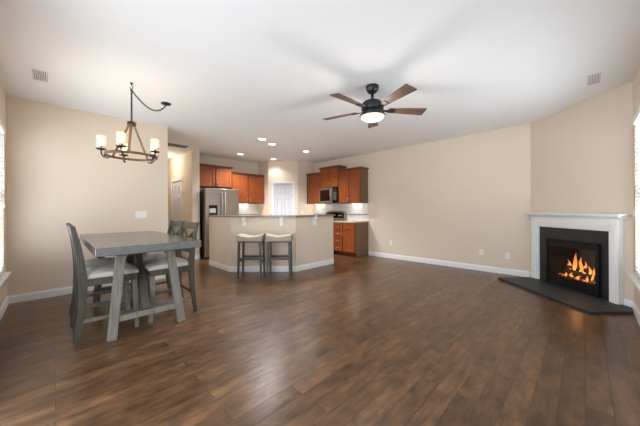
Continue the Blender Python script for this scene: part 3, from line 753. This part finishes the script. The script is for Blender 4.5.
dup(c, (0.965, 4.087, 0), pi, 'kitchen-side dining chair in back, its crossed back nearest the dining wall')

# ------------------------------------------------------------------ fireplace (local frame: x = R, y = D)
def fthing(name, label, cat): return empty(name, (0, 0, 0), A45, label, cat)
e = fthing('hearth_slab', 'black slate hearth slab on the wood floor', 'hearth')
MB().prism([(3.10, 3.045), (FR - 0.122 - 0.022, 3.045), (FR - 0.022, 3.167), (FR - 0.018, 3.20), (FR - 0.018, 4.62), (3.10, 4.62)], 0.0005, 0.032).build('slab', 'hearth', e, bevel=0.003)
e = fthing('fireplace_surround', 'black slate surround framing the gas fireplace', 'fireplace surround')
s = MB(); a0, a1 = 3.371, 4.499; sx0, sx1 = FR - 0.03, FR - 0.001
s.box(sx0, sx1, a0, H0, 0.0325, 0.944).box(sx0, sx1, H1, a1, 0.0325, 0.944).box(sx0, sx1, H0, H1, HZ, 0.944)
s.build('slate_panel', 'slate', e)
e = fthing('fireplace_mantel', 'white painted wooden fireplace mantel with fluted pilasters', 'mantel')
PZ = 0.0325
for a, b2, nm in ((3.265, 3.37, 1), (4.50, 4.61, -1)):
    pmb = MB(); pmb.box(FR - 0.075, FR - 0.001, a, b2, PZ, 1.0855)
    pmb.box(FR - 0.085, FR - 0.075, a + 0.02, b2 - 0.02, PZ, 0.98)
    pmb.build('pilaster', 'white', e, bevel=0.004)
MB().box(FR - 0.075, FR - 0.001, 3.37, 4.50, 0.945, 1.085).build('frieze', 'white', e, bevel=0.003)
MB().box(FR - 0.086, FR - 0.075, 3.265, 4.61, 0.985, 0.998).build('frieze_bead', 'white', e, bevel=0.004)
it = MB(); it.box(FR - 0.055, FR - 0.031, 3.37, 3.39, PZ, 0.945).box(FR - 0.055, FR - 0.031, 4.48, 4.50, PZ, 0.945).box(FR - 0.055, FR - 0.031, 3.39, 4.48, 0.925, 0.945)
it.build('inner_trim', 'white', e, bevel=0.003)
cp = [(0, 1.086), (-0.078, 1.086), (-0.09, 1.092), (-0.094, 1.10), (-0.112, 1.112), (-0.128, 1.118), (-0.132, 1.126), (0, 1.126)]
MB().extrude([(3.225 - 0.0, 0)] and [(FR - 0.001 + q[0], q[1]) for q in cp], 'Y', 3.225, 4.65).build('crown_moulding', 'white', e)
MB().box(FR - 0.165, FR - 0.001, 3.175, 4.685, 1.1265, 1.150).build('shelf', 'white', e, bevel=0.005)

e = fthing('gas_fireplace', 'black metal gas fireplace insert with glass front', 'fireplace')
i0, i1, iz0, iz1 = 3.505, 4.325, 0.036, 0.745; xf0, xf1 = FR - 0.065, FR - 0.031
fr = MB(); fr.box(xf0, xf1, i0, i0 + 0.028, iz0, iz1).box(xf0, xf1, i1 - 0.028, i1, iz0, iz1).box(xf0, xf1, i0, i1, iz1 - 0.028, iz1).box(xf0, xf1, i0, i1, iz0, iz0 + 0.022)
fr.build('outer_frame', 'iron', e, bevel=0.003)
MB().box(xf0 + 0.008, xf1, i0 + 0.03, i1 - 0.03, 0.655, 0.714).build('upper_panel', 'iron', e, bevel=0.003)
lv = MB(); lv.box(xf0 + 0.012, xf1, i0 + 0.03, i1 - 0.03, 0.060, 0.168); lv.box(xf0 - 0.004, xf0 + 0.012, i0 + 0.03, i1 - 0.03, 0.150, 0.164)
lv.build('lower_louver', 'iron', e, bevel=0.002)
gf = MB(); gf.box(FR - 0.050, FR - 0.030, i0 + 0.03, i0 + 0.058, 0.17, 0.655).box(FR - 0.050, FR - 0.030, i1 - 0.058, i1 - 0.03, 0.17, 0.655).box(FR - 0.050, FR - 0.030, i0 + 0.058, i1 - 0.058, 0.17, 0.188).box(FR - 0.050, FR - 0.030, i0 + 0.058, i1 - 0.058, 0.64, 0.655)
gf.build('glass_frame', 'black', e)
MB().box(FR - 0.042, FR - 0.038, i0 + 0.058, i1 - 0.058, 0.188, 0.64).build('glass', 'fireglass', e)
fb = MB(); bx0, bx1 = FR - 0.028, FR + 0.36; by0, by1 = i0 + 0.045, i1 - 0.045
fb.box(bx0, bx1, by0 - 0.015, by0, 0.16, 0.70).box(bx0, bx1, by1, by1 + 0.015, 0.16, 0.70).box(bx1, bx1 + 0.015, by0 - 0.015, by1 + 0.015, 0.16, 0.70)
fb.box(bx0, bx1, by0, by1, 0.15, 0.17).box(bx0, bx1, by0, by1, 0.69, 0.705)
fb.build('firebox', 'soot', e)
eb = MB()
for k in range(150):
    x = random.uniform(FR + 0.02, FR + 0.28); y = random.uniform(3.68, 4.20); r = random.uniform(0.012, 0.028)
    eb.ball((x, y, 0.178 + random.uniform(0, 0.02)), r, r * 1.2, r * 0.7, 7, 5)
tag(eb.build('ember_bed', 'ember', e), kind='stuff')
gr = MB()
for k in range(7): y = 3.72 + k * 0.072; gr.tube([(FR + 0.02, y, 0.27), (FR + 0.03, y, 0.215), (FR + 0.25, y, 0.215)], 0.007, 8)
gr.tube([(FR + 0.05, 3.70, 0.205), (FR + 0.05, 4.18, 0.205)], 0.007, 8).tube([(FR + 0.22, 3.70, 0.205), (FR + 0.22, 4.18, 0.205)], 0.007, 8)
for y in (3.74, 4.14): gr.tube([(FR + 0.05, y, 0.205), (FR + 0.05, y, 0.17)], 0.006, 6).tube([(FR + 0.22, y, 0.205), (FR + 0.22, y, 0.17)], 0.006, 6)
gr.build('grate', 'iron', e)
GF = e
def flog(a, b2, r, label):
    a = Vector(a); b2 = Vector(b2); pts = []; rs = []
    for k in range(9):
        t = k / 8; p = a.lerp(b2, t); p += Vector((random.uniform(-.006, .006), 0, random.uniform(-.006, .006))); pts.append(p); rs.append(r * random.uniform(0.86, 1.1))
    MB().tube(pts, rs, 12).build('gas_log', 'logs', GF)['label'] = label
flog((FR + 0.20, 3.68, 0.262), (FR + 0.19, 4.20, 0.262), 0.040, 'thick charred log lying along the back of the fire')
flog((FR + 0.075, 3.70, 0.255), (FR + 0.085, 4.16, 0.258), 0.033, 'charred log lying along the front of the fire')
flog((FR + 0.05, 3.78, 0.325), (FR + 0.22, 4.02, 0.335), 0.026, 'charred log crossing on top toward the centre of the fire')
flog((FR + 0.23, 3.86, 0.333), (FR + 0.07, 4.14, 0.322), 0.024, 'thin charred log crossing on top at the far end of the fire')
def flame_mesh(c, h, r, lean):
    pts = []; rs = []
    for k in range(11):
        t = k / 10; pts.append((c[0] + 0.012 * sin(5 * t + c[1] * 40), c[1] + lean * t * t + 0.010 * sin(7 * t + c[1] * 60), c[2] + h * t))
        rs.append(max(0.0012, r * (sin(pi * min(1, t * 0.9 + 0.12)) ** 0.9) * (1 - t * 0.55)))
    return MB().tube(pts, rs, 10)
f = bpy.data.objects.new('fire', None); COL.objects.link(f); f.parent = GF; f['label'] = 'burning orange gas flames'
for c0, h, r, ln in [((FR + .12, 4.02, .28), .27, .030, -.01), ((FR + .15, 3.95, .28), .22, .026, .01), ((FR + .10, 4.08, .27), .17, .022, .02), ((FR + .12, 3.88, .28), .17, .024, -.02),
                     ((FR + .11, 3.79, .27), .13, .022, -.01), ((FR + .10, 3.72, .25), .14, .018, .01), ((FR + .14, 4.13, .25), .14, .017, .01), ((FR + .02, 3.97, .20), .07, .02, 0), ((FR + .02, 3.86, .19), .06, .02, 0.01), ((FR + .03, 3.75, .19), .08, .018, 0),
                     ((FR + .09, 3.99, .30), .16, .022, .015), ((FR + .10, 3.92, .29), .13, .022, -.015), ((FR + .07, 3.83, .27), .10, .020, .01), ((FR + .06, 3.70, .21), .13, .016, -.005), ((FR + .02, 4.06, .19), .06, .018, .01)]:
    flame_mesh(c0, h, r, ln).build('flame', 'flame', f)
point('fire_glow', (FR + 0.06, 3.93, 0.40), 1.0, (1.0, 0.45, 0.15), 0.06, f)

# ------------------------------------------------------------------ ceiling fan
FX, FY = GD(0.655, 3.27)[:2]
e = empty('ceiling_fan', (FX, FY, 0), A45, 'five-blade walnut ceiling fan with lit frosted bowl', 'ceiling fan')
MB().lathe([(0.030, 2.652), (0.050, 2.660), (0.070, 2.685), (0.076, 2.71), (0.078, 2.7395)], n=36).build('canopy', 'bronze', e)
MB().lathe([(0.017, 2.55), (0.017, 2.655)], n=16).build('downrod', 'bronze', e)
MB().lathe([(0.022, 2.585), (0.034, 2.57), (0.062, 2.56), (0.105, 2.545), (0.132, 2.52), (0.138, 2.50), (0.132, 2.485), (0.138, 2.475), (0.134, 2.45), (0.112, 2.43), (0.095, 2.425), (0.095, 2.41), (0.10, 2.40)], n=40).build('motor_housing', 'bronze', e)
MB().lathe([(0.075, 2.402), (0.10, 2.398), (0.148, 2.388), (0.156, 2.378), (0.152, 2.366), (0.144, 2.364)], n=40).build('light_fitter', 'bronze', e)
MB().lathe([(0.146, 2.368), (0.140, 2.350), (0.118, 2.330), (0.085, 2.316), (0.045, 2.309), (0.0005, 2.307)], n=40).build('glass_bowl', 'bowl', e)
point('fan_lamp', (0, 0, 2.26), 26, (1.0, 0.94, 0.86), 0.10, e)
for k in range(5):
    a = radians(6 + 72 * k)
    T = Matrix.Rotation(a, 4, 'Z')
    P = T @ Matrix.Translation((0, 0, 2.448)) @ Matrix.Rotation(radians(-12), 4, 'X')
    outl = [(0.205, -0.048), (0.30, -0.054), (0.665, -0.076), (0.673, -0.070), (0.673, 0.070), (0.665, 0.076), (0.30, 0.054), (0.205, 0.048)]
    bl = MB().prism(outl, -0.004, 0.004).xf(P).build('blade', 'fan_blade', e, bevel=0.002)
    ir = MB().prism([(0.10, -0.018), (0.17, -0.016), (0.205, -0.035), (0.275, -0.038), (0.285, -0.02), (0.285, 0.02), (0.275, 0.038), (0.205, 0.035), (0.17, 0.016), (0.10, 0.018)], -0.012, -0.0045).xf(P)
    ir.build('blade_iron', 'bronze', e, bevel=0.002)

# ------------------------------------------------------------------ chandelier
CX, CY = 0.652, 3.817
e = empty('chandelier', (CX, CY, 0), A45, 'five-light ring chandelier swagged over the dining table', 'chandelier')
MB().tube([(0, 0, 2.7395), (0, 0, 2.715), (0.014, 0, 2.70), (0.016, 0, 2.68), (0, 0, 2.664), (-0.014, 0, 2.672), (-0.017, 0, 2.69)], 0.0045, 8).lathe([(0.016, 2.7395), (0.014, 2.728), (0.004, 2.724)], n=16).build('ceiling_hook', 'bronze', e)
MB().tube([(0, 0, 2.27), (0, 0, 2.64)], 0.009, 12).tube([(0.014 * cos(t * pi / 6), 0, 2.65 + 0.014 * sin(t * pi / 6)) for t in range(12)], 0.004, 8, closed=True).build('stem', 'bronze', e)
MB().lathe([(0.012, 2.285), (0.03, 2.278), (0.045, 2.268), (0.046, 2.236), (0.036, 2.228), (0.012, 2.224), (0.0005, 2.222)], n=24).build('hub', 'bronze', e)
RZ = 1.868
MB().lathe([(0.247, RZ - 0.014), (0.260, RZ - 0.014), (0.260, RZ + 0.014), (0.247, RZ + 0.014)], n=64, closed=True).build('ring', 'brownmetal', e)
for deg in (299, 82, 175):
    a = radians(deg); MB().beam((0.032 * cos(a), 0.032 * sin(a), 2.245), (0.246 * cos(a), 0.246 * sin(a), RZ), 0.026, 0.007, (cos(a), sin(a), 0)).build('strap', 'brownmetal', e, bevel=0.001)
M['bulbglass'] = M['bulb']
for deg in (215, 287, 359, 71, 143):
    a = radians(deg); r0 = 0.260; cx, cy = (r0 + 0.018) * cos(a), (r0 + 0.028) * sin(a)
    ar = MB().tube([(0.21 * cos(a), 0.21 * sin(a), RZ - 0.045), (0.24 * cos(a), 0.24 * sin(a), RZ - 0.045), (0.268 * cos(a), 0.268 * sin(a), RZ - 0.03), (cx, cy, RZ), (cx, cy, RZ + 0.045)], 0.0075, 8)
    ar.lathe([(0.010, RZ + 0.035), (0.048, RZ + 0.045), (0.050, RZ + 0.052), (0.016, RZ + 0.054), (0.016, RZ + 0.085), (0.0005, RZ + 0.086)], (cx, cy, 0), 20).tube([(0.25 * cos(a), 0.25 * sin(a), RZ - 0.012), (0.25 * cos(a), 0.25 * sin(a), RZ - 0.045)], 0.006, 8)
    arm = ar.build('arm', 'bronze', e)
    MB().lathe([(0.042, RZ + 0.055), (0.045, RZ + 0.06), (0.045, RZ + 0.195), (0.042, RZ + 0.195), (0.042, RZ + 0.06), (0.039, RZ + 0.055)], (cx, cy, 0), 24, closed=True).build('lamp_shade', 'shade', arm)
    MB().lathe([(0.012, RZ + 0.087), (0.015, RZ + 0.10), (0.026, RZ + 0.125), (0.026, RZ + 0.142), (0.014, RZ + 0.158), (0.0005, RZ + 0.162)], (cx, cy, 0), 16).build('bulb', 'bulb', arm)
    point('chandelier_lamp', (cx, cy, RZ + 0.205), 1.5, (1.0, 0.78, 0.5), 0.03, arm)
# swag chain and ceiling plate
px, py = 1.123 - CX, 4.203 - CY
inv = Matrix.Rotation(pi / 4, 4, 'Z'); pv = inv @ Vector((px, py, 0))
MB().lathe([(0.012, 2.712), (0.03, 2.716), (0.060, 2.728), (0.066, 2.7395)], (pv.x, pv.y, 0), 28).build('canopy', 'bronze', e)
p0 = Vector((0, 0, 2.655)); p1 = Vector((pv.x, pv.y, 2.712)); chain = MB(); cord = []
NL = 26
for k in range(NL + 1):
    t = k / NL; p = p0.lerp(p1, t); p.z -= 0.125 * 4 * t * (1 - t) * (1.0 + 0.5 * (t - 0.3)); cord.append(p)
for k in range(NL):
    mid = (cord[k] + cord[k + 1]) / 2; d = (cord[k + 1] - cord[k]); ln = d.length * 0.66; t = d.normalized()
    u = t.cross(Vector((0, 0, 1))).normalized(); v = u.cross(t); s = u if k % 2 else v
    chain.tube([mid + t * (ln * cos(q * pi / 5)) + s * (0.010 * sin(q * pi / 5)) for q in range(10)], 0.003, 6, closed=True)
chain.build('chain', 'bronze', e)
MB().tube([p + Vector((0, 0, -0.004 * sin(i * 1.3))) for i, p in enumerate(cord)], 0.003, 6).build('cord', 'bronze', e)

# ------------------------------------------------------------------ recessed lights, vents
def can(x, y, label, power=205):
    e = empty('recessed_light', (x, y, CH), 0, label, 'ceiling light', 'recessed lights in the kitchen ceiling')
    MB().lathe([(0.098, -0.0003), (0.096, -0.006), (0.078, -0.008), (0.074, -0.0003)], n=32, closed=True).build('trim_ring', 'white', e)
    MB().lathe([(0.074, -0.004), (0.0005, -0.006)], n=32).build('lens', 'can', e)
    l = bpy.data.lights.new('recessed_lamp', 'SPOT'); l.energy = power; l.color = (0.95, 0.97, 1.0); l.spot_size = radians(130); l.spot_blend = 0.7; l.shadow_soft_size = 0.06
    o = bpy.data.objects.new('recessed_lamp', l); COL.objects.link(o); o.location = (0, 0, -0.02); o.parent = e
can(3.13, 4.86, 'recessed ceiling light above the bar, front one of the close-together pair')
can(3.53, 5.07, 'recessed ceiling light above the bar, rear one of the close-together pair')
can(3.54, 6.55, 'recessed ceiling light in front of the refrigerator')
can(4.60, 5.09, 'recessed ceiling light nearest the microwave side cabinets')
can(4.58, 6.50, 'recessed ceiling light directly before the pantry door', 30)
e = empty('added_hallway_light', (1.88, 8.1, CH), 0, 'unseen added round ceiling light in the hallway behind the dining wall', 'ceiling light')  # unseen fixture, added to fill light and brighten the hall wall
MB().lathe([(0.15, -0.0005), (0.155, -0.02), (0.14, -0.025)], n=32).build('base', 'nickel', e)
MB().lathe([(0.138, -0.026), (0.12, -0.06), (0.07, -0.085), (0.0005, -0.092)], n=32).build('glass_bowl', 'bowl', e)
point('added_hallway_lamp', (0, 0, -0.16), 22, (1.0, 0.92, 0.78), 0.08, e)
M['return'] = plain('grey_return_grille', (132, 126, 120), 0.6)
M['duct'] = plain('duct_shade_grey', (120, 120, 120), 0.8)  # grey that paints in the shade of the duct behind the louvers
def vent(x0, x1, y0, y1, along, label, mat='white', n=8, slat='plastic'):
    e = empty('ceiling_vent', ((x0 + x1) / 2, (y0 + y1) / 2, CH), 0, label, 'air vent')
    hx, hy = (x1 - x0) / 2, (y1 - y0) / 2; b_ = 0.022
    MB().box(-hx, hx, -hy, -hy + b_, -0.008, -0.0005).box(-hx, hx, hy - b_, hy, -0.008, -0.0005).box(-hx, -hx + b_, -hy + b_, hy - b_, -0.008, -0.0005).box(hx - b_, hx, -hy + b_, hy - b_, -0.008, -0.0005).build('frame', mat, e, bevel=0.002)
    MB().box(-hx + b_, hx - b_, -hy + b_, hy - b_, -0.0015, -0.0005).build('duct_shade_sheet', 'duct' if slat != 'return' else 'return', e)  # flat sheet, no hole: the duct's shade is put into its colour
    s = MB()
    for k in range(n):
        if along == 'Y': c0 = -hx + b_ + (2 * hx - 2 * b_) * (k + 0.5) / n; s.beam((c0, -hy + b_, -0.005), (c0, hy - b_, -0.005), (2 * hx - 2 * b_) / n * 0.62, 0.0015, (0.35, 0, 1))
        else: c0 = -hy + b_ + (2 * hy - 2 * b_) * (k + 0.5) / n; s.beam((-hx + b_, c0, -0.005), (hx - b_, c0, -0.005), (2 * hy - 2 * b_) / n * 0.62, 0.0015, (0, 0.35, 1))
    s.build('louvers', slat, e)
vent(-0.19, -0.03, 4.14, 4.50, 'Y', 'white ceiling supply vent on the dining table side of the room')
vent(4.28, 4.68, -0.155, -0.01, 'X', 'white ceiling supply vent near the fireplace wall')
vent(1.74, 2.26, 6.52, 6.88, 'X', 'grey ceiling return grille at the hallway mouth', 'white', 12, 'return')

# ------------------------------------------------------------------ outlets, switches, thermostat
def plate(name, loc, rz, w, h, kind, label, cat, group=None, gangs=1):
    """local: wall plane y=0, room side -y"""
    e = empty(name, loc, rz, label, cat, group)
    MB().box(-w / 2, w / 2, -0.006, -0.0003, -h / 2, h / 2).build('plate', 'plastic', e, bevel=0.002)
    if kind == 'outlet':
        for dz in (-0.021, 0.021):
            r = MB().box(-0.017, 0.017, -0.009, -0.006, dz - 0.014, dz + 0.014).build('receptacle', 'plastic', e, bevel=0.003)
            MB().box(-0.008, -0.005, -0.0095, -0.009, dz - 0.005, dz + 0.006).box(0.005, 0.008, -0.0095, -0.009, dz - 0.005, dz + 0.006).build('slots', 'dark', r)
    else:
        for g_ in range(gangs):
            cx = (g_ - (gangs - 1) / 2) * 0.046
            MB().box(cx - 0.0165, cx + 0.0165, -0.010, -0.006, -0.033, 0.033).build('rocker', 'plastic', e, bevel=0.002)
    return e
plate('wall_outlet', (XL, 1.45, 0.37), -pi / 2, 0.072, 0.116, 'outlet', 'white wall outlet low on the long wall, between the other two', 'outlet')
plate('wall_outlet', (XL, 1.02, 0.345), -pi / 2, 0.072, 0.116, 'outlet', 'white wall outlet low on the long wall, closest to the hearth', 'outlet')
plate('wall_outlet', (XL, 3.45, 0.385), -pi / 2, 0.072, 0.116, 'outlet', 'white wall outlet low on the long wall, closest to the kitchen cabinets', 'outlet')
plate('light_switch', (1.045, YD, 1.155), 0, 0.165, 0.118, 'switch', 'white triple light switch on the dining wall above the table', 'switch', gangs=3)
plate('light_switch', (4.80, WR, 1.16), pi, 0.07, 0.116, 'switch', 'white light switch between the fireplace mantel and the window', 'switch')
plate('light_switch', (HX0, 7.30, 1.17), -pi / 2, 0.118, 0.118, 'switch', 'white light switch low in the hallway beside the kitchen', 'switch', gangs=2)
plate('light_switch', (5.45, 6.225, 1.15), 0, 0.07, 0.116, 'switch', 'white switch plate on the pantry corner beside the backsplash', 'switch')
plate('wall_outlet', (XL - 0.008, 4.33, 1.16), -pi / 2, 0.072, 0.116, 'outlet', 'white outlet on the kitchen backsplash near its open end', 'outlet')
t = empty('thermostat', (HX0, 7.47, 1.68), -pi / 2, 'white thermostat box on the hallway wall', 'thermostat')
MB().box(-0.05, 0.05, -0.03, -0.0003, -0.06, 0.06).build('case', 'plastic', t, bevel=0.004)
MB().box(-0.03, 0.03, -0.0315, -0.03, 0.0, 0.04).build('screen', plain('lcd_grey', (120, 128, 118), 0.3), t)
